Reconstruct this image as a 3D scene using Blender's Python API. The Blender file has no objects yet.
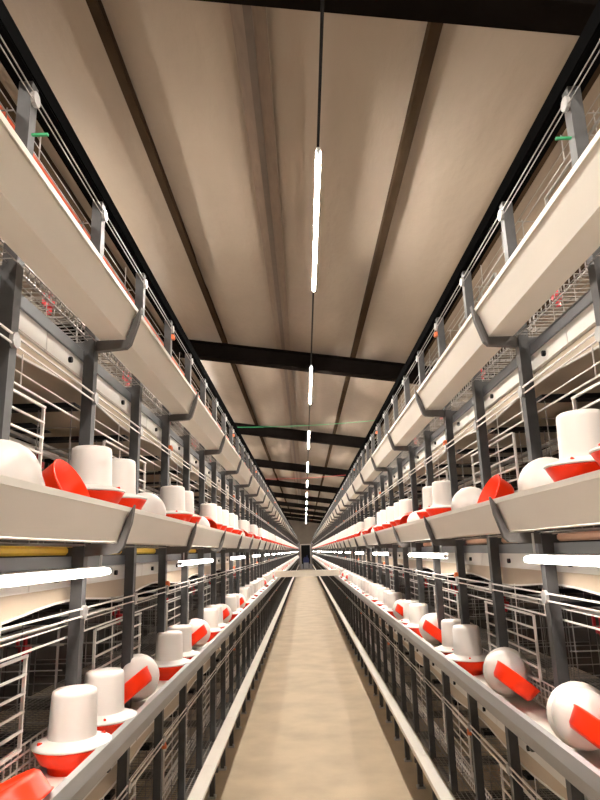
import bpy, math, random
from mathutils import Vector, Matrix
random.seed(7)
C = bpy.context.scene.collection
PI = math.pi

# ------------------------------------------------------------------ materials
def mat(name, col, rough=.6, metal=0., noise=0., nscale=8., bump=0., bscale=40., col2=None, emit=None, estr=0., trans=0., spec=.5, stretch=(1,1,1), sss=0.):
    m = bpy.data.materials.new(name); m.use_nodes = True
    nt = m.node_tree; b = nt.nodes['Principled BSDF']
    b.inputs['Base Color'].default_value = (*col, 1)
    b.inputs['Roughness'].default_value = rough
    b.inputs['Metallic'].default_value = metal
    b.inputs['Specular IOR Level'].default_value = spec
    if trans: b.inputs['Transmission Weight'].default_value = trans
    if sss:
        b.inputs['Subsurface Weight'].default_value = sss
        b.inputs['Subsurface Radius'].default_value = (.03,.02,.015)
    tc = nt.nodes.new('ShaderNodeTexCoord'); mp = nt.nodes.new('ShaderNodeMapping')
    nt.links.new(tc.outputs['Object'], mp.inputs['Vector']); mp.inputs['Scale'].default_value = stretch
    if noise:
        n = nt.nodes.new('ShaderNodeTexNoise'); n.inputs['Scale'].default_value = nscale; n.inputs['Detail'].default_value = 5
        nt.links.new(mp.outputs['Vector'], n.inputs['Vector'])
        mx = nt.nodes.new('ShaderNodeMix'); mx.data_type = 'RGBA'
        c2 = col2 if col2 else tuple(c*(1-noise) for c in col)
        mx.inputs['A'].default_value = (*col, 1); mx.inputs['B'].default_value = (*c2, 1)
        rp = nt.nodes.new('ShaderNodeMapRange'); rp.inputs['From Min'].default_value = .35; rp.inputs['From Max'].default_value = .7
        nt.links.new(n.outputs['Fac'], rp.inputs['Value']); nt.links.new(rp.outputs['Result'], mx.inputs['Factor'])
        nt.links.new(mx.outputs['Result'], b.inputs['Base Color'])
    if bump:
        n2 = nt.nodes.new('ShaderNodeTexNoise'); n2.inputs['Scale'].default_value = bscale; n2.inputs['Detail'].default_value = 4
        nt.links.new(mp.outputs['Vector'], n2.inputs['Vector'])
        bp = nt.nodes.new('ShaderNodeBump'); bp.inputs['Strength'].default_value = bump; bp.inputs['Distance'].default_value = .02
        nt.links.new(n2.outputs['Fac'], bp.inputs['Height']); nt.links.new(bp.outputs['Normal'], b.inputs['Normal'])
    if emit:
        b.inputs['Emission Color'].default_value = (*emit, 1); b.inputs['Emission Strength'].default_value = estr
    return m

M = {
 'cream':  mat('cream_plastic', (.88,.82,.73), .45, noise=.07, nscale=6, stretch=(1,.3,1)),
 'frail':  mat('front_rail_zinc', (.42,.41,.40), .45, .3, noise=.15, nscale=12, stretch=(1,.2,1)),
 'galv':   mat('galvanised', (.50,.49,.48), .42, .55, noise=.25, nscale=30),
 'post':   mat('post_steel', (.07,.068,.068), .5, .15, noise=.25, nscale=22),
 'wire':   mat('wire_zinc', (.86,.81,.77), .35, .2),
 'wiredim':mat('wire_zinc_dim', (.30,.28,.26), .5, .45),  # darker zinc for floors and partitions; on top-tier fronts it paints shade
 'dark':   mat('dark_steel', (.014,.013,.014), .6, 0, spec=.15, noise=.3, nscale=15),
 'bracket':mat('bracket_steel', (.11,.10,.095), .5, .35, noise=.2, nscale=25),
 'belt':   mat('belt_pp', (.56,.45,.33), .55, noise=.14, nscale=5, stretch=(3,.4,1)),
 'rail':   mat('rail_white', (.78,.75,.70), .45, noise=.08, nscale=8, stretch=(1,.3,1)),
 'slate':  mat('slate_beam', (.16,.17,.185), .5, .2),
 'jar':    mat('jar_white', (.76,.69,.64), .35, sss=.12),
 'red':    mat('red_plastic', (1.0,.036,.004), .35, spec=.3, noise=.10, nscale=20),
 'redcup': mat('red_nipple', (.62,.02,.03), .4),
 'redpipe':mat('red_pipe', (.80,.11,.035), .45),
 'yellow': mat('yellow_pipe', (.85,.56,.06), .45),
 'tan':    mat('tan_pipe', (.80,.50,.34), .5),
 'pvc':    mat('pvc', (.6,.57,.53), .45),
 'orange': mat('orange_clip', (.85,.20,.06), .4),
 'green':  mat('green_cord', (.03,.30,.12), .6),
 'redcord':mat('red_cord', (.55,.05,.05), .6),
 'rail_backlit': mat('top_rail_backlit', (.004,.004,.004), .8, spec=0),  # dark steel rail, its backlit shade put into a near-black colour
 'panel':  mat('shade_panel', (.055,.042,.034), .6, spec=.2, noise=.3, nscale=9),  # dark colour stands in for the shade inside the cages
 'black':  mat('black_cable', (.010,.009,.009), .7, spec=.05),
 'beam':   mat('rafter_backlit', (.009,.007,.006), .7, spec=0, noise=.3, nscale=6),  # near-black base carries the backlit shade of the rafters
 'purlin': mat('purlin_paint', (.040,.026,.016), .7, spec=0, noise=.3, nscale=8, stretch=(1,.3,1)),
 'seam':   mat('brown_band', (.17,.12,.085), .6, noise=.2, nscale=12, stretch=(3,.5,1)),
 'band_mid':  mat('brown_band_mid', (.09,.065,.045), .6, noise=.2, nscale=12),
 'film':   mat('ceiling_film', (.315,.258,.207), .26, noise=.10, nscale=1.6, bump=.28, bscale=11., stretch=(1.6,.6,1), spec=.3),
 'floor':  mat('concrete', (.50,.385,.255), .65, noise=.22, nscale=2.4, bump=.1, bscale=60),
 'wall':   mat('wall_panel', (.27,.225,.18), .7, noise=.12, nscale=2),
 'plank':  mat('board', (.92,.84,.72), .5, noise=.08, nscale=10, stretch=(.3,1,1)),
 'blue':   mat('blue_enamel', (.03,.04,.16), .4, .1),
 'lgrey':  mat('light_grey_enamel', (.42,.42,.46), .5),
 'tube':   mat('led_tube', (1,.97,.92), .4, emit=(1,.93,.84), estr=480.),
 'tube2':  mat('led_tube_rack', (1,.97,.92), .4, emit=(1,.93,.85), estr=42.),
 'cap':    mat('tube_cap', (.65,.65,.65), .5),
}

# ------------------------------------------------------------------ mesh builder
class MB:
    def __init__(s, side=1): s.v=[]; s.f=[]; s.mi=[]; s.sm=[]; s.side=side; s.m=0; s.smooth=False
    def add(s, vs, fs):
        o=len(s.v); s.v += [(s.side*x,y,z) for x,y,z in vs]
        for f in fs:
            f=[o+i for i in f]
            if s.side<0: f=f[::-1]
            s.f.append(f); s.mi.append(s.m); s.sm.append(s.smooth)
        return s
    def box(s, x0,x1,y0,y1,z0,z1):
        vs=[(x,y,z) for z in (z0,z1) for y in (y0,y1) for x in (x0,x1)]
        return s.add(vs, [(0,2,3,1),(4,5,7,6),(0,1,5,4),(2,6,7,3),(0,4,6,2),(1,3,7,5)])
    def rod(s, p, q, r, n=4):
        p=Vector(p); q=Vector(q); d=(q-p).normalized()
        a=Vector((0,0,1)) if abs(d.z)<.9 else Vector((1,0,0))
        u=d.cross(a).normalized(); w=d.cross(u).normalized(); vs=[]
        for c in (p,q):
            for i in range(n):
                t=2*PI*(i+.5)/n; vs.append(tuple(c+u*math.cos(t)*r+w*math.sin(t)*r))
        fs=[(i,n+i,n+(i+1)%n,(i+1)%n) for i in range(n)]+[tuple(range(n)),tuple(range(2*n-1,n-1,-1))]
        return s.add(vs,fs)
    def path(s, pts, r, n=6):
        for a,b in zip(pts,pts[1:]): s.rod(a,b,r,n)
        return s
    def prism(s, poly, y0, y1):           # polygon in xz, counter-clockwise seen from -y
        n=len(poly); vs=[(x,y0,z) for x,z in poly]+[(x,y1,z) for x,z in poly]
        fs=[tuple(range(n)), tuple(range(2*n-1,n-1,-1))]+[(i,n+i,n+(i+1)%n,(i+1)%n) for i in range(n)]
        return s.add(vs,fs)
    def sheet(s, pts, th, y0, y1):        # folded sheet: profile line in xz given a thickness
        out=[]
        for i,(x,z) in enumerate(pts):
            a=Vector(pts[max(i-1,0)]); b=Vector(pts[min(i+1,len(pts)-1)]); d=(b-a).normalized()
            k=th
            if 0<i<len(pts)-1:
                d1=(Vector(pts[i])-a).normalized(); c=max(.5,abs(d1.dot(d))); k=th/c
            out.append((x-d.y*k, z+d.x*k))
        n=len(pts); P=[*pts,*out]
        for i in range(n-1):
            s.prism([pts[i],pts[i+1],out[i+1],out[i]],y0,y1)
        return s
    def lathe(s, prof, seg=24, mtx=None):
        vs=[]; fs=[]; k=len(prof)
        for i in range(seg):
            t=2*PI*i/seg
            for r,z in prof: vs.append(Vector((r*math.cos(t), r*math.sin(t), z)))
        if mtx: vs=[mtx@v for v in vs]
        for i in range(seg):
            j=(i+1)%seg
            for a in range(k-1): fs.append((i*k+a, j*k+a, j*k+a+1, i*k+a+1))
        if prof[0][0]>1e-5: fs.append(tuple(i*k for i in range(seg))[::-1])
        if prof[-1][0]>1e-5: fs.append(tuple(i*k+k-1 for i in range(seg)))
        return s.add([tuple(v) for v in vs], fs)
    def mesh(s, name, mats):
        me=bpy.data.meshes.new(name); me.from_pydata(s.v,[],s.f)
        if not isinstance(mats,(list,tuple)): mats=[mats]
        for m in mats: me.materials.append(M[m])
        me.polygons.foreach_set('material_index', s.mi); me.polygons.foreach_set('use_smooth', s.sm)
        me.update(); return me

def obj(name, me, parent=None, loc=(0,0,0)):
    o=bpy.data.objects.new(name, me); C.objects.link(o); o.location=loc
    if parent: o.parent=parent
    return o
def empty(name, loc=(0,0,0), rz=0):
    o=bpy.data.objects.new(name,None); C.objects.link(o); o.location=loc; o.rotation_euler=(0,0,rz); o.empty_display_size=.1
    return o
def tag(o, label=None, cat=None, group=None, kind=None):
    if label: o['label']=label
    if cat: o['category']=cat
    if group: o['group']=group
    if kind: o['kind']=kind
    return o
ORD=['first','second','third','fourth','fifth','sixth','seventh','eighth','ninth','tenth','eleventh','twelfth','thirteenth','fourteenth','fifteenth','sixteenth']

# ------------------------------------------------------------------ dimensions
LIP=[.49,1.18,1.87,2.56]                       # height of the trough lips
TOP=3.04
Y0={-1:2.05, 1:2.13}                           # bracket posts: Y0 + 1.2 n
N0,N1=-3,49
YS,YE=-1.6,61.2
SN={-1:'left',1:'right'}
TN=['lowest','second','third','top']
TW=['lowest tier near floor','second tier from floor','third tier from floor','topmost tier']

# ------------------------------------------------------------------ room
WX=3.7
def zb(x): return 4.32-.148*(x-.12)            # underside of the roof beams
def struct(name, me): return tag(obj(name,me),kind='structure')
b=MB(); b.box(-WX-.1,WX+.1,-3,64,-.12,0); struct('floor', b.mesh('floor','floor'))
for s in (-1,1):
    b=MB(s); b.box(WX,WX+.12,-3,64,0,5.6); struct('wall_'+SN[s], b.mesh('wall','wall'))
b=MB(); b.box(-WX,WX,64,64.12,0,5.6); struct('wall_far', b.mesh('wall','wall'))
b=MB(); b.box(-.42,.46,63.9,64,0,2.3); struct('door_1', b.mesh('door','dark'))
b=MB(); b.box(-.52,-.42,63.88,64,0,2.4); b.box(.46,.56,63.88,64,0,2.4); b.box(-.52,.56,63.88,64,2.3,2.4); struct('trim_1', b.mesh('door_frame','cream'))
# ceiling film: sags a little between the purlins, with soft lengthwise folds
PUR=[-3.05,-2.1,-1.15,-.27,.76,1.7,2.65,3.6]
def film_z(x,y):
    base=zb(x)+.33
    k=PUR[0]; w=.95
    u=((x-k)/w)%1.0
    sag=.045*math.sin(PI*u)
    return base-sag+.006*math.sin(y*1.05+x*2)+.004*math.sin(x*19+y*.3)
nx,ny=110,130; vs=[];fs=[]
for j in range(ny+1):
    y=-3+67*j/ny
    for i in range(nx+1):
        x=-WX+2*WX*i/nx; vs.append((x,y,film_z(x,y)))
for j in range(ny):
    for i in range(nx):
        a=j*(nx+1)+i; fs.append((a,a+nx+1,a+nx+2,a+1))
b=MB(); b.smooth=True; b.add(vs,fs); b.smooth=False
o=struct('ceiling', b.mesh('ceiling','film'))
md=o.modifiers.new('thick','SOLIDIFY'); md.thickness=.02; md.offset=-1
# roof beams across, purlins along
def slant_box(b,x0,x1,y0,y1,h0,h1):
    vs=[(x,y,zb(x)+h) for h in (h0,h1) for y in (y0,y1) for x in (x0,x1)]
    b.add(vs,[(0,2,3,1),(4,5,7,6),(0,1,5,4),(2,6,7,3),(0,4,6,2),(1,3,7,5)])
b=MB(); slant_box(b,-WX,WX,-.09,.09,0,.015); slant_box(b,-WX,WX,-.008,.008,.015,.235); slant_box(b,-WX,WX,-.09,.09,.235,.25)
bm_=b.mesh('roof_beam','beam')
for k in range(10):
    y=(2.45,8.85)[k] if k<2 else 8.85+6.15*(k-1)
    o=obj('roof_beam',bm_,loc=(0,y,0))
    if k<7: tag(o,'backlit dark steel roof beam across the ceiling, %s one counted from the camera'%ORD[k],'roof beam','black roof beams')
    else: tag(o,'backlit dark steel roof beam at the dim far end, beyond the seventh','roof beam','black roof beams')
PL={1:'dark purlin under the film, second from the left rack',2:'dark brown lengthwise purlin nearest the left rack',3:'wide pale brown lengthwise strip left of the lamp row',4:'thin dark brown lengthwise purlin right of the lamp row'}
for i,x in enumerate(PUR):
    b=MB()
    if i==3:
        b.smooth=False
        slant_box(b,x-.10,x+.10,-3,64,.262,.285); b.m=1; slant_box(b,x-.028,x+.022,-3,64,.25,.262)  # wide brown strip with a darker line along its middle
        o=obj('roof_purlin',b.mesh('roof_purlin',['seam','band_mid']))
    else:
        slant_box(b,x-.035,x+.03,-3,64,.25,.258); slant_box(b,x-.035,x-.029,-3,64,.258,.325); slant_box(b,x+.012,x+.03,-3,64,.258,.262); slant_box(b,x-.035,x+.03,-3,64,.319,.325)
        o=obj('roof_purlin',b.mesh('roof_purlin','purlin'))
    if i in PL and i!=1: tag(o,PL[i],'purlin')
    elif x<0: tag(o,'dark brown lengthwise roof purlin above the left cage row','purlin','purlins over the left cages')
    else: tag(o,'dark brown lengthwise roof purlin above the right cage row','purlin','purlins over the right cages')

# ------------------------------------------------------------------ lamps
b=MB(); b.rod((0,-1.2,4.275),(0,63,4.275),.010,6)
tag(obj('lamp_cable',b.mesh('lamp_cable','black'),loc=(.12,0,0)),'long black cable under the roof beams carrying the row of ceiling tubes','cable')
def tube_mesh(L,r,me):
    b=MB(); b.smooth=True; b.rod((0,.02,0),(0,L-.02,0),r,10); return b.mesh('glowing_tube',me)
def cap_mesh(L,r):
    b=MB(); b.rod((0,0,0),(0,.022,0),r*1.15,10); return b.mesh('end_cap','cap')
TL=2.2; tmesh=tube_mesh(TL,.0115,'tube'); cmesh=cap_mesh(TL,.0115)
b=MB(); b.rod((0,0,.014),(0,0,.062),.004); hmesh=b.mesh('hanger','black')
b=MB(); b.box(-.018,.018,0,TL,.003,.006); b.box(-.018,-.015,0,TL,-.008,.006); b.box(.015,.018,0,TL,-.008,.006); b.box(-.012,.012,0,TL,.006,.022); light_shield=b.mesh('light_shield','cap')  # unseen shield added above the tube, keeps its light off the ceiling
def ceiling_tube(x,y,label,group):
    t=empty('tube_lamp',(x,y,4.218))
    tag(t,label,'lamp',group)
    obj('glowing_tube',tmesh,t,(0,0,-.011)); obj('light_shield',light_shield,t)
    for y in (0,TL-.022): obj('end_cap',cmesh,t,(0,y,-.011))
    for y in (.2,TL-.2): obj('hanger',hmesh,t,(0,y,0))
    return t
k=0; y=3.49-4.8
while y<61:
    if k==0: lb='bright ceiling tube lamp right overhead behind the nearest roof beam'
    elif k<=9: lb='bright white tube lamp in the central ceiling row, %s from the camera'%ORD[k-1]
    else: lb='tiny bright tube lamp at the far end of the ceiling row, past the ninth'
    ceiling_tube(.12,y,lb,'ceiling tube lamps over the aisle'); y+=4.8; k+=1
# unseen lamp rows added over neighbouring aisles to light the ceiling, each on its cable
for sx in (-1,1):
    x=.12+sx*2.75; 
    y=-.8
    b=MB(); b.rod((0,-1.2,4.275-.148*sx*2.75),(0,63,4.275-.148*sx*2.75),.010,6)
    tag(obj('lamp_cable',b.mesh('lamp_cable','black'),loc=(x,0,0)),'unseen black lamp cable over the aisle beyond the %s cage row'%SN[sx],'cable')
    while y<61:
        t=ceiling_tube(x,y,'added unseen tube lamp over the aisle beyond the %s cage row'%SN[sx],'unseen tube lamps beyond the %s cage row'%SN[sx]); t.location.z=4.218-.148*sx*2.75
        y+=4.8

# ------------------------------------------------------------------ feed troughs
def TP(L):
    if L==LIP[1]: return [(.612,L+.023),(.620,L-.044),(.738,L-.046),(.815,L-.044)]
    return [(.612,L-.004),(.645,L-.105),(.735,L-.105),(.737,L-.099)]
for s in (-1,1):
    for t,L in enumerate(LIP):
        b=MB(s); y=Y0[s]+1.2*N0
        for n in range(N0,N1+1):
            yy=Y0[s]+1.2*n; b.sheet(TP(L),.003,yy+.002,yy+1.198)
        for n in range(N0,N1+2):          # joint sleeves
            yy=Y0[s]+1.2*n; b.sheet([(TP(L)[0][0]-.002,TP(L)[0][1]-.002),(TP(L)[1][0]-.0015,TP(L)[1][1]-.0025),(.737,TP(L)[2][1]-.0025)],.002,yy+.02,yy+.08)
        root=obj('feed_trough',b.mesh('feed_trough','cream'))
        tag(root,'long cream feed trough on the %s cage row, %s'%(SN[s],TW[t]),'feed trough','feed troughs')
        b=MB(s)
        if t==1: b.sheet([(.628,L+.012),(.628,L+.029),(.608,L+.029),(.603,L-.006),(.610,L-.010),(.614,L-.048),(.634,L-.050)],.003,Y0[s]+1.2*N0,Y0[s]+1.2*(N1+1))
        else: b.sheet([(.630,L-.014),(.630,L+.004),(.604,L+.004),(.604,L-.012)],.003,Y0[s]+1.2*N0,Y0[s]+1.2*(N1+1))
        r=obj('rim',b.mesh('trough_rim',('cream','frail','cream','cream')[t]),root)
        if t==1: tag(r,'grey folded metal front rail')
        # bracket: flat arm under the trough that hooks up its face to a point
        b=MB(s)
        if t<2: b.box(.64,.765,-.012,.012,TP(L)[2][1]-.035,TP(L)[2][1]-.004)
        else: b.prism([(.765,L-.150),(.765,L-.1095),(.642,L-.1095),(.618,L-.035),(.592,L+.012),(.600,L-.045),(.625,L-.125),(.640,L-.140)][::-1],-.012,.012)
        bme=b.mesh('bracket','bracket')
        for n in range(N0,N1+1): obj('bracket',bme,root,(0,Y0[s]+1.2*n,0))

# ------------------------------------------------------------------ cage bays
def frame_parts(s):
    P=[]
    def part(name,mname,fn):
        b=MB(s); fn(b); P.append((name,b,mname))
    for dy in (0,.6):
        def f(b,dy=dy):
            for x0,x1 in ((.742,.745),):
                b.box(.745,.749,dy-.019,dy+.019,.012,TOP-.03)     # web
                b.box(.749,.782,dy-.019,dy-.016,.012,TOP-.03); b.box(.749,.782,dy+.016,dy+.019,.012,TOP-.03)
        part('post','post',f)
        def f(b,dy=dy): b.box(2.03,2.034,dy-.019,dy+.019,.012,TOP-.03); b.box(2.0,2.03,dy-.019,dy-.016,.012,TOP-.03)
        part('post','post',f)
        def f(b,dy=dy):
            b.box(.735,.795,dy-.03,dy+.03,0,.012); b.rod((.745,dy-.022,.012),(.745,dy-.022,.03),.006,6)
        part('foot','galv',f)
    def f(b):
        b.box(.738,.742,-.3,.9,TOP-.05,TOP+.004); b.box(.742,.80,-.3,.9,TOP-.054,TOP-.05); b.box(.796,.80,-.3,.9,TOP-.05,TOP)
    part('top_rail','rail_backlit',f)
    for t,L in enumerate(LIP):
        def f(b,L=L):      # sliding wire door
            y0,y1,z0,z1=.31,.94,L+.055,L+.285; x=.80
            for i in range(6): z=z0+(z1-z0)*i/5; b.rod((x,y0,z),(x,y1,z),.0042 if 0<i<5 else .005)
            for y in (y0,y0+.21,y0+.42,y1): b.rod((x+.004,y,z0),(x+.004,y,z1),.0033 if y0<y<y1 else .006)
        part('door','wire' if t<3 else 'wiredim',f)  # top-tier door takes the dimmer zinc, shade put into its colour
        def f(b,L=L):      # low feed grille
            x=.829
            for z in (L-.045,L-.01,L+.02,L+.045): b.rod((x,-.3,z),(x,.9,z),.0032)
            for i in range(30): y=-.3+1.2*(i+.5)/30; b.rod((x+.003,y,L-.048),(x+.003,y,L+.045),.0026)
        part('feed_grille','wire' if t<3 else 'wiredim',f)  # dimmer copy of the wire paints the top grille as shaded
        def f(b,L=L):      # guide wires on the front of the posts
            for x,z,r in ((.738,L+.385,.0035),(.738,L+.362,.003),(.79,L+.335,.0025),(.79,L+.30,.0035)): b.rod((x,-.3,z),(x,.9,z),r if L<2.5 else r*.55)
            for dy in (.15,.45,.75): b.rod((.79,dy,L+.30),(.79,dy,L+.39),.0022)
        part('guide_wires','wire' if t<3 else 'wiredim',f)  # top-tier wires likewise darkened by colour to look less lit
        for dy in (0,.6):
            def f(b,L=L,dy=dy): b.rod((.732,dy-.01,L+.373),(.743,dy-.01,L+.373),.021,10)
            part('clamp','galv',f)
        def f(b,L=L):      # wire floor
            z=L-.112
            for i in range(26): x=.745+.64*i/25; b.rod((x,-.3,z),(x,.9,z),.0019,3)
            for i in range(40): y=-.3+1.2*(i+.5)/40; b.rod((.74,y,z-.003),(1.385,y,z-.003),.0016,3)
            for x in (.86,1.05,1.25): b.rod((x,-.3,z-.008),(x,.9,z-.008),.0035,4)
            z=L-.112
            for i in range(8): x=1.42+.6*i/7; b.rod((x,-.3,z),(x,.9,z),.0018,3)
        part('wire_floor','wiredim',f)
        def f(b,L=L):      # cell partition between two cells and down the middle of the row
            for i in range(8): z=L-.1+.46*i/7; b.rod((1.39,-.3,z),(1.39,.9,z),.0024)
            for i in range(16): y=-.3+1.2*(i+.5)/16; b.rod((1.394,y,L-.1),(1.394,y,L+.36),.0022)
        if t==3: part('wire_partition','wiredim',f)
        for dy in (0,.6):
            def f(b,L=L,dy=dy):
                for i in range(7): z=L-.09+.44*i/6; b.rod((.80,dy,z),(1.38,dy,z),.0022)
                for i in range(6): x=.82+.56*i/5; b.rod((x,dy+.003,L-.1),(x,dy+.003,L+.36),.0022)
            part('wire_partition','wiredim',f)
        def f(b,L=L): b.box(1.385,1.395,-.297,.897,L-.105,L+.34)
        if t<3: part('shade_panel','panel',f)  # dark sheet added behind the cells in place of interior shade
        def f(b,L=L):
            for dy in (0,.6): b.box(.782,2.0,dy-.016,dy+.016,L-.165,L-.118)
        part('cross_beam','post',f)
        def f(b,L=L):
            b.box(.784,.789,-.3,.9,L-.182,L-.146); b.box(.789,.83,-.3,.9,L-.182,L-.178)
        part('side_beam','slate',f)
        def f(b,L=L):
            for y in (0,.6): b.box(.80,2.0,y-.03,y+.03,L-.350,L-.333)
            b.box(1.05,1.22,.22,.40,L-.350,L-.345)
        if t>0: part('belt_support','dark',f)
        def f(b,L=L):      # white side rail of the belt, with two bolts
            b.box(.792,.796,-.297,.897,L-.238,L-.176); b.box(.796,.820,-.297,.897,L-.240,L-.237)
        part('belt_rail','rail',f)
        def f(b,L=L):
            for y in (-.12,.48): b.rod((.782,y,L-.212),(.792,y,L-.212),.010,8)
        part('bolt','dark',f)
    return P
LAB={'door':'pale sliding wire door','clamp':'round wire clamp','top_rail':'backlit dark top rail','belt_rail':'white belt side rail'}
for s in (-1,1):
    parts=frame_parts(s)
    meshes=[(n,b.mesh(n,m)) for n,b,m in parts]
    # the same bay as one mesh, for bays too small in view to show their parts
    J=MB(); mats=[]
    for n,b,m in parts:
        if n in ('bolt',): continue
        if m not in mats: mats.append(m)
        o=len(J.v); J.v+=b.v; J.f+=[[i+o for i in f] for f in b.f]; J.mi+=[mats.index(m)]*len(b.f); J.sm+=b.sm
    jm=J.mesh('cage_bay',mats)
    b=MB(s); b.box(.730,.744,-.014,.014,-.012,.012); b.rod((.726,0,-.004),(.744,0,-.004),.010,6); clip=b.mesh('clip','orange')
    b=MB(s); b.box(.70,.744,-.004,.004,-.003,.003); gclip=b.mesh('cable_tie','green')
    for n in range(N0,N1+1):
        y=Y0[s]+1.2*n
        vis=n+2
        if n<-1: lb='grey steel cage bay of the %s row beside the camera, before the first full bay'%SN[s]
        elif vis<=12: lb='four-tier galvanised wire cage bay of the %s row, %s bay from the camera'%(SN[s],ORD[vis-1])
        else: lb='distant four-tier wire cage bay of the %s row, past its twelfth bay'%SN[s]
        if n<=12:
            r=empty('cage_bay',(0,y,0))
            for nm,me in meshes:
                o=obj(nm,me,r)
                if nm in LAB: o['label']=LAB[nm]
            if n%5 in (1,4) or n%5==(3 if s<0 else 2):
                pass
            for dy in (0,.6):
                k=round((y+dy-Y0[s])/.6)
                if k%5==2:
                    for t,L in enumerate(LIP):
                        c=obj('clip',clip,r,(0,dy,L+(.40 if t in(1,2) else (.33 if t==3 else .35)))); c['label']='small orange plastic clip'
        else: r=obj('cage_bay',jm,None,(0,y,0))
        tag(r,lb,'cage','cage bays of the %s row'%SN[s])
        if n in (-1,):
            c=obj('cable_tie',gclip,r,(0,.6,2.83)); c['label']='thin green cable tie'

# ------------------------------------------------------------------ manure belts
for s in (-1,1):
    for t,L in enumerate(LIP):
        if t==0: continue
        b=MB(s); ys=Y0[s]+1.2*N0; n=int((N1+1-N0)*12)
        prev=None; vs=[];fs=[]
        for i in range(n+1):
            y=ys+.1*i; ph=((y-Y0[s])/1.2)%1.0
            d=L-.282-.028*math.sin(PI*ph)**2
            vs+=[(.803,y,L-.241),(.801,y,d),(.90,y,d-.002),(1.98,y,d-.004),(1.98,y,L-.21)]
        for i in range(n):
            for a in range(4): fs.append((i*5+a,i*5+a+1,(i+1)*5+a+1,(i+1)*5+a))
        b.smooth=False; b.add(vs,fs)
        b.box(.824,1.975,ys,ys+.1*n,L-.178,L-.175)
        root=obj('manure_belt',b.mesh('manure_belt','belt'))
        tag(root,'beige manure belt sagging under the %s row cages, %s'%(SN[s],TW[t]),'belt','manure belts')
        b=MB(s)
        for i in range(n):
            y=ys+.1*i
            ph=lambda y:L-.282-.028*math.sin(PI*((y-Y0[s])/1.2))**2
            b.rod((.800,y,ph(y+1e-6)),(.800,y+.1,ph(y+.1-1e-6)),.0045,4)
        o=obj('hem',b.mesh('hem','rail'),root); o['label']='white edge of the belt'

# ------------------------------------------------------------------ water lines with red nipples, red and yellow pipes
b=MB(); b.rod((0,0,.0),(0,0,-.045),.008,6); b.rod((0,0,-.045),(0,0,-.07),.024,8); b.rod((0,0,-.07),(0,0,-.10),.012,6); b.rod((-.028,0,-.052),(-.028,0,.0),.007,4); nip=b.mesh('drinking_nipple','redcup')
for s in (-1,1):
    for t,L in enumerate(LIP):
        b=MB(); b.rod((0,YS,0),(0,YE,0),.013,8); b.m=1; b.rod((0,YS,.03),(0,YE,.03),.010,6)
        r=obj('water_line',b.mesh('water_line',['pvc','galv']),None,(s*1.10,0,L+.27))
        tag(r,'water pipe with red nipples inside the %s cages, %s'%(SN[s],TW[t]),'water pipe','water lines inside the cages')
        for n in range(N0+1,N1-1):
            o=obj('drinking_nipple',nip,r,(0,Y0[s]+1.2*n+.42,0)); o['label']='red drinking nipple'
b=MB(); b.rod((-.86,YS,2.93),(-.86,YE,2.93),.022,8)
tag(obj('red_pipe',b.mesh('red_pipe','redpipe')),'red-orange pipe behind the posts above the top left trough','pipe')
b=MB(); b.rod((-.81,YS,1.741),(-.81,YE,1.741),.0140,8)
tag(obj('yellow_pipe',b.mesh('yellow_pipe','yellow')),'yellow pipe seen under the third trough of the left row','pipe')
b=MB(); b.rod((.81,YS,1.741),(.81,YE,1.741),.0140,8)
tag(obj('tan_pipe',b.mesh('tan_pipe','tan')),'tan pipe seen under the third trough of the right row','pipe')

# ------------------------------------------------------------------ tubes under the third troughs
RL=1.18; rt=tube_mesh(RL,.0095,'tube2'); rc=cap_mesh(RL,.0095)
b=MB(); b.rod((0,0,.01),(0,0,.084),.004)
rh=b.mesh('hanger','cap')
RH={}
for s in (-1,1):
    b=MB(s); b.box(.012,.015,0,RL,-.013,.018); b.box(-.009,.012,0,RL,.015,.018); RH[s]=b.mesh('light_shield','cap')  # shield added behind the tube, sends its light toward the aisle
for s in (-1,1):
    y=1.0-2.4; k=0
    while y<60:
        r=empty('tube_lamp',(s*.705,y,1.672))
        if k==0: lb='white tube lamp under the %s row third trough beside the camera'%SN[s]
        elif k<=8: lb='bright tube lamp under the third trough of the %s row, %s from camera'%(SN[s],ORD[k-1])
        else: lb='distant tube lamp under the third trough of the %s row, past the eighth'%SN[s]
        tag(r,lb,'lamp','tube lamps under the %s third trough'%SN[s])
        obj('glowing_tube',rt,r); obj('light_shield',RH[s],r)
        for yy in (0,RL-.022): obj('end_cap',rc,r,(0,yy,0))
        for yy in (.1,RL-.1): obj('hanger',rh,r,(0,yy,0))
        y+=2.4; k+=1

# ------------------------------------------------------------------ chick drinkers
def jar_prof(h=0): return [(0,h+.095),(.072,h+.095),(.068,h+.104),(.0665,h+.12),(.0635,h+.215),(.061,h+.226),(.053,h+.231),(0,h+.232)]
def rim_prof(h=0): return [(.066,h+.106),(.074,h+.102),(.100,h+.094),(.109,h+.091),(.111,h+.086),(.107,h+.084),(.070,h+.092)]
def dish_prof(h=0): return [(0,.004),(.050,.004),(.053,0),(.062,0),(.064,.030+h*.8),(.086,.046+h),(.104,.078+h),(.107,.084+h),(.100,.086+h),(.078,.056+h),(0,.050+h)]
def loose_dish(): return [(0,.004),(.050,.004),(.054,0),(.068,0),(.076,.010),(.084,.050),(.088,.054),(.084,.056),(.070,.014),(0,.010)]
def flat_rim(): return [(.070,.062),(.076,.058),(.088,.050),(.092,.046),(.092,.040),(.089,.038),(.070,.046)]
def L_(prof,m,mt=None,seg=28):
    b=MB(); b.smooth=True; b.lathe(prof,seg,mt); return b.mesh(m[0],m[1])
UP={h:[L_(jar_prof(h),('jar','jar')),L_(rim_prof(h),('rim','jar')),L_(dish_prof(h),('dish','red'))] for h in (-.018,.066)}
b=MB()
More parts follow.
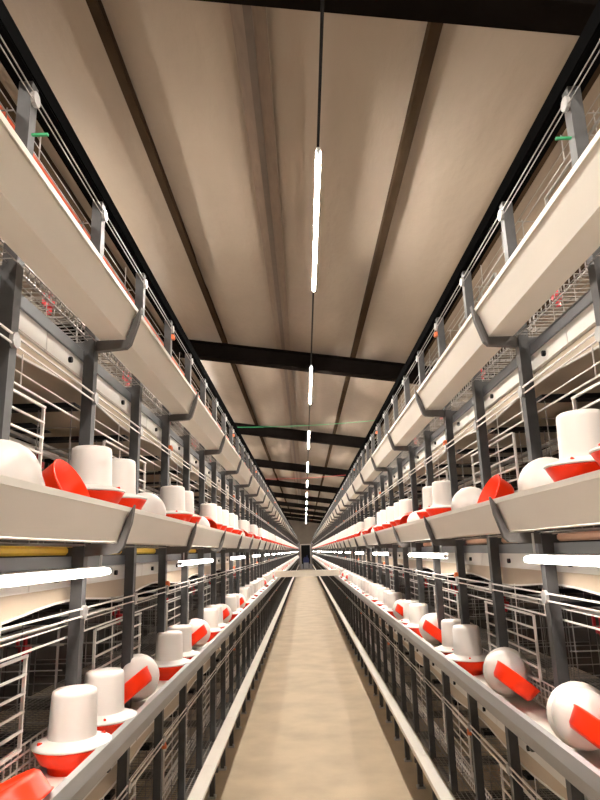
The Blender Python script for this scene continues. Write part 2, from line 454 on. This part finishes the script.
for a in (0,):
    for dx in (0,):
        ca,sa=math.cos(a),math.sin(a); x=.088
        b.rod((x*ca-dx*sa-.005,x*sa+dx*ca,.0965),(x*ca-dx*sa+.007,x*sa+dx*ca,.0985),.0045,6)
up_slot=b.mesh('slot','red')
# tipped: jar on its side along the trough, its dish fallen off level against it
def tip_mtx(s,az): 
    return Matrix.Translation((.030,.07,.092))@Matrix.Rotation(az-.38,4,'Z')@Matrix.Rotation(math.radians(80),4,'X')@Matrix.Translation((0,0,-.05))
def dish_mtx(): # plane holds the aisle direction and slopes down into the cage
    return Matrix.Translation((-.012,-.140,.088))@Matrix.Rotation(math.radians(38),4,'Y')@Matrix.Translation((0,0,-.02))
def dish_mtx2(): return Matrix.Translation((-.0,.24,.128))@Matrix.Rotation(math.radians(28),4,'Y')@Matrix.Rotation(2.3,4,'X')@Matrix.Translation((0,0,-.02))
tipj=[(.0,.05),(.080,.05),(.077,.062),(.077,.075),(.078,.170),(.074,.188),(.062,.203),(.038,.213),(.0,.217)]
TM={}
for s in (-1,1):
    for v,dm in ((0,dish_mtx()),(1,dish_mtx2())):
        out=[]
        for nm,prof,mt,mm in (('jar',tipj,tip_mtx(s,.05),'jar'),('rim',flat_rim(),tip_mtx(s,.05),'jar'),('dish',loose_dish(),dm,'red')):
            b=MB(s); b.smooth=True; b.lathe(prof,28,mt); out.append((nm,b.mesh(nm,mm)))
        TM[s,v]=out
def joined(lst):                                 # list of (mesh) -> one mesh
    b=MB(); mats=[]
    for me in lst:
        mn=[m.name for m in me.materials][0]; key=[k for k in M if M[k].name==mn][0]
        if key not in mats: mats.append(key)
        o=len(b.v); b.v+=[tuple(v.co) for v in me.vertices]
        for p in me.polygons: b.f.append([i+o for i in p.vertices]); b.mi.append(mats.index(key)); b.sm.append(True)
    return b, mats
JU={h:joined(UP[h]) for h in UP}; up_all={h:JU[h][0].mesh('chick_drinker',JU[h][1]) for h in UP}
TA={}; TB={}
for k_,v_ in TM.items():
    TB[k_]=joined([m for _,m in v_]); TA[k_]=TB[k_][0].mesh('chick_drinker',TB[k_][1])
# rows: (side, tier) -> list of (Y, kind); kinds U upright, T tipped
base={
 (-1,1):[(1.50,'D'),(1.95,'U'),(2.23,'U'),(2.70,'T'),(3.25,'U'),(3.50,'U'),(4.10,'T')],
 (1,1): [(1.92,'T'),(2.60,'T'),(3.16,'U'),(3.42,'U'),(4.03,'T')],
 (-1,2):[(1.47,'J'),(1.74,'D'),(1.99,'U'),(2.28,'U'),(2.76,'J'),(3.25,'U'),(3.52,'U'),(4.05,'T')],
 (1,2): [(1.38,'U'),(1.66,'U'),(2.02,'J'),(2.46,'D'),(2.93,'J'),(3.38,'U'),(3.66,'U'),(4.2,'T')],
}
RN={(-1,1):'lower left',(1,1):'lower right',(-1,2):'upper left',(1,2):'upper right'}
stuff=MB(); smats=['jar','red']
def add_stuff(src,mats,loc,sc=1):
    o=len(stuff.v); stuff.v+=[(x+loc[0],y+loc[1],z+loc[2]) for x,y,z in src.v]
    stuff.f+=[[i+o for i in f] for f in src.f]; stuff.mi+=[smats.index(mats[m]) for m in src.mi]; stuff.sm+=[True]*len(src.f)
LP={}
for s in (-1,1):
    for t in (1,2):
        b=MB(s); b.smooth=True; b.lathe([(a*1.15,c) for a,c in tipj],28,Matrix.Translation((0,-.06,.012 if t==1 else .014))@tip_mtx(s,.05)); LP['J',s,t]=b.mesh('drinker_jar','jar')
        b=MB(s); b.smooth=True
        if t==2: mt=Matrix.Translation((0,0,.126))@Matrix.Rotation(.5,4,'Z')@Matrix.Rotation(-1.05,4,'Y')@Matrix.Rotation(-.35,4,'X')@Matrix.Translation((0,0,-.03))
        else: mt=Matrix.Translation((-.01,0,.070))@Matrix.Rotation(.42,4,'Y')@Matrix.Rotation(PI,4,'X')@Matrix.Translation((0,0,-.03))
        b.lathe([(a*(1.0 if t==2 else 1.2),c*(1.35 if t==2 else 1.0)) for a,c in loose_dish()],28,mt); LP['D',s,t]=b.mesh('drinker_dish','red')
LL={('J',-1,2):['white drinker jar lying without dish, nearest on the upper left row','white drinker jar lying behind the second upright drinker, upper left row'],
    ('D',-1,2):['loose red drinker dish lying before the first upright drinker, upper left row'],
    ('D',-1,1):['loose red drinker dish at the picture corner, nearest on the lower left row'],
    ('J',1,2):['white drinker jar lying behind the nearest upright drinkers, upper right row','smaller white drinker jar lying beyond the loose red dish, upper right row'],
    ('D',1,2):['loose red drinker dish between two lying white jars, upper right row']}
for (s,t),lst in base.items():
    row=list(lst); rnd=random.Random(11*s+t)
    # groups of three per 1.2 m bay: two upright side by side, one tipped
    y=row[-1][0]
    if row[-1][1]=='T': nxt=y+.42
    else:
        row.append((y+.50,'T')); nxt=y+.92
    while nxt<60.5:
        j=rnd.uniform(-.04,.04)
        row.append((nxt+j,'U'))
        row.append((nxt+.27+j,'U' if rnd.random()<.85 else 'U'))
        row.append((nxt+.72+rnd.uniform(-.05,.05),'T' if rnd.random()<.6 else 'U'))
        nxt+=1.2
    L=LIP[t]; cu=ct=0
    for i,(y,k) in enumerate(row):
        x=s*.722; z=(L-.0425) if t==1 else L-.1015; h=-.018 if t==1 else .066
        if k in 'JD':
            o=obj('drinker_jar' if k=='J' else 'drinker_dish',LP[k,s,t],None,(x,y,z))
            tag(o,LL[k,s,t].pop(0),'drinker jar' if k=='J' else 'drinker dish'); continue
        if k=='U': cu+=1; c=cu
        else: ct+=1; c=ct
        if i>=75:
            src,mt=(JU[h] if k=='U' else TB[s,0 if t==1 else 1]); add_stuff(src,mt,(x,y,z)); continue
        kind='upright' if k=='U' else 'tipped'
        if i<36 and c<=14:
            if k=='U': lb='upright white drinker on red dish, %s upright from camera, %s row'%(ORD[c-1],RN[s,t])
            else: lb='tipped white drinker with loose red dish, %s tipped from camera, %s row'%(ORD[c-1],RN[s,t])
        else: lb='distant %s white and red drinker, beyond the fourteenth %s, %s row'%(kind,kind,RN[s,t])
        if i<21:
            r=empty('chick_drinker',(x,y,z))
            r.rotation_euler=(0,0,0 if k=='T' else rnd.uniform(-.6,.6)+ (PI/2 if rnd.random()<.5 else .4))
            if k=='U':
                obj('jar',UP[h][0],r); o=obj('rim',UP[h][1],r); d=obj('dish',UP[h][2],r); d['label']='red water dish'; 
                for q in (0,PI): w_=obj('slot',up_slot,o,(0,0,h)); w_.rotation_euler=(0,0,q)
            else:
                for nm,me in TM[s,0 if t==1 else 1]:
                    o=obj(nm,me,r)
                    if nm=='dish': o['label']='red water dish'
        else:
            r=obj('chick_drinker',up_all[h] if k=='U' else TA[s,0 if t==1 else 1],None,(x,y,z))
        tag(r,lb,'chick drinker','chick drinkers in the %s row'%RN[s,t])
o=obj('chick_drinker',stuff.mesh('far_drinkers',smats)); tag(o,'far chick drinkers merging into thin red and white lines at the end of the rows','chick drinkers',None,'stuff')

# ------------------------------------------------------------------ cross board, cords, end machine
b=MB(); b.box(-.655,.655,-.05,.05,0,.018); b.box(-.655,.655,-.05,-.035,.018,.12); b.box(-.655,.655,.035,.05,.018,.12); b.box(-.655,.655,-.035,.035,.110,.12)
tag(obj('cross_board',b.mesh('cross_board','plank'),None,(0,13.25,LIP[1]+.0325)),'pale board laid across the aisle on the two lower drinker troughs','board')
def cord(name,a,c,sag,m,label):
    pts=[]
    for i in range(17):
        u=i/16; p=Vector(a).lerp(Vector(c),u); p.z-=4*sag*u*(1-u); pts.append(tuple(p))
    b=MB(); b.path(pts,.0032,4); tag(obj(name,b.mesh(name,m)),label,'cord')
cord('twine',(-.76,6.6,TOP+.006),(.76,6.45,TOP+.006),.02,'green','thin green cord strung across the aisle between the top rails')
cord('twine',(-.76,11.6,TOP+.006),(.76,11.3,TOP+.006),.02,'redcord','thin red cord strung across the aisle beyond the green one')
r=empty('drive_machine',(.04,62.6,0)); tag(r,'small dark blue machine on a grey stand at the far end of the aisle','machine')
b=MB(); b.box(-.24,.24,-.2,.2,.06,.62); b.box(-.5,-.30,-.15,.15,0,.5); b.box(.30,.5,-.15,.15,0,.5); b.box(-.5,.5,-.1,.1,0,.06); obj('stand',b.mesh('stand','lgrey'),r)
b=MB(); b.box(-.28,.28,-.2,.2,.62,1.02); b.box(-.2,.2,-.15,.15,1.02,1.14); b.rod((.1,-.1,1.14),(.1,-.1,1.3),.06,8); obj('motor_box',b.mesh('motor_box','blue'),r)
for s in (-1,1):
    b=MB(s); b.box(.56,.62,62.02,62.1,0,2.6); b.box(.62,2.05,62.04,62.08,0,.08); b.box(.62,2.05,62.0,62.1,2.5,2.6)
    for L in LIP: b.box(.62,2.0,62.0,62.1,L-.2,L-.02)
    b.box(2.0,2.06,62.02,62.1,0,2.6)
    tag(obj('end_frame',b.mesh('end_frame','lgrey')),'grey steel end frame closing the %s cage row at the far end'%SN[s],'frame')

# ------------------------------------------------------------------ world, camera
w=bpy.data.worlds.new('World'); bpy.context.scene.world=w; w.use_nodes=True
w.node_tree.nodes['Background'].inputs[0].default_value=(.9,.85,.8,1); w.node_tree.nodes['Background'].inputs[1].default_value=.03
f=620; vp=(305,551); roll=1.7
Yc=Vector((vp[0]-300,-(vp[1]-400),-f)).normalized(); u=Vector((0,1,0)); u=(u-u.dot(Yc)*Yc).normalized(); sd=Yc.cross(u)
a=math.radians(roll); Zc=u*math.cos(a)-sd*math.sin(a); Xc=Yc.cross(Zc)
R=Matrix((Xc,Yc,Zc))        # rows: world axes in camera space  ->  camera-to-world rotation
cd=bpy.data.cameras.new('camera'); cam=bpy.data.objects.new('camera',cd); C.objects.link(cam)
cam.matrix_world=Matrix.Translation((-.04,0,1.72))@R.to_4x4()
cd.sensor_fit='VERTICAL'; cd.sensor_height=36; cd.lens=f*36/800; cd.clip_start=.02; cd.clip_end=200
sc=bpy.context.scene; sc.camera=cam
sc.view_settings.view_transform='Standard'; sc.view_settings.look='None'; sc.view_settings.gamma=1; sc.view_settings.exposure=.50
sc.view_settings.use_curve_mapping=False
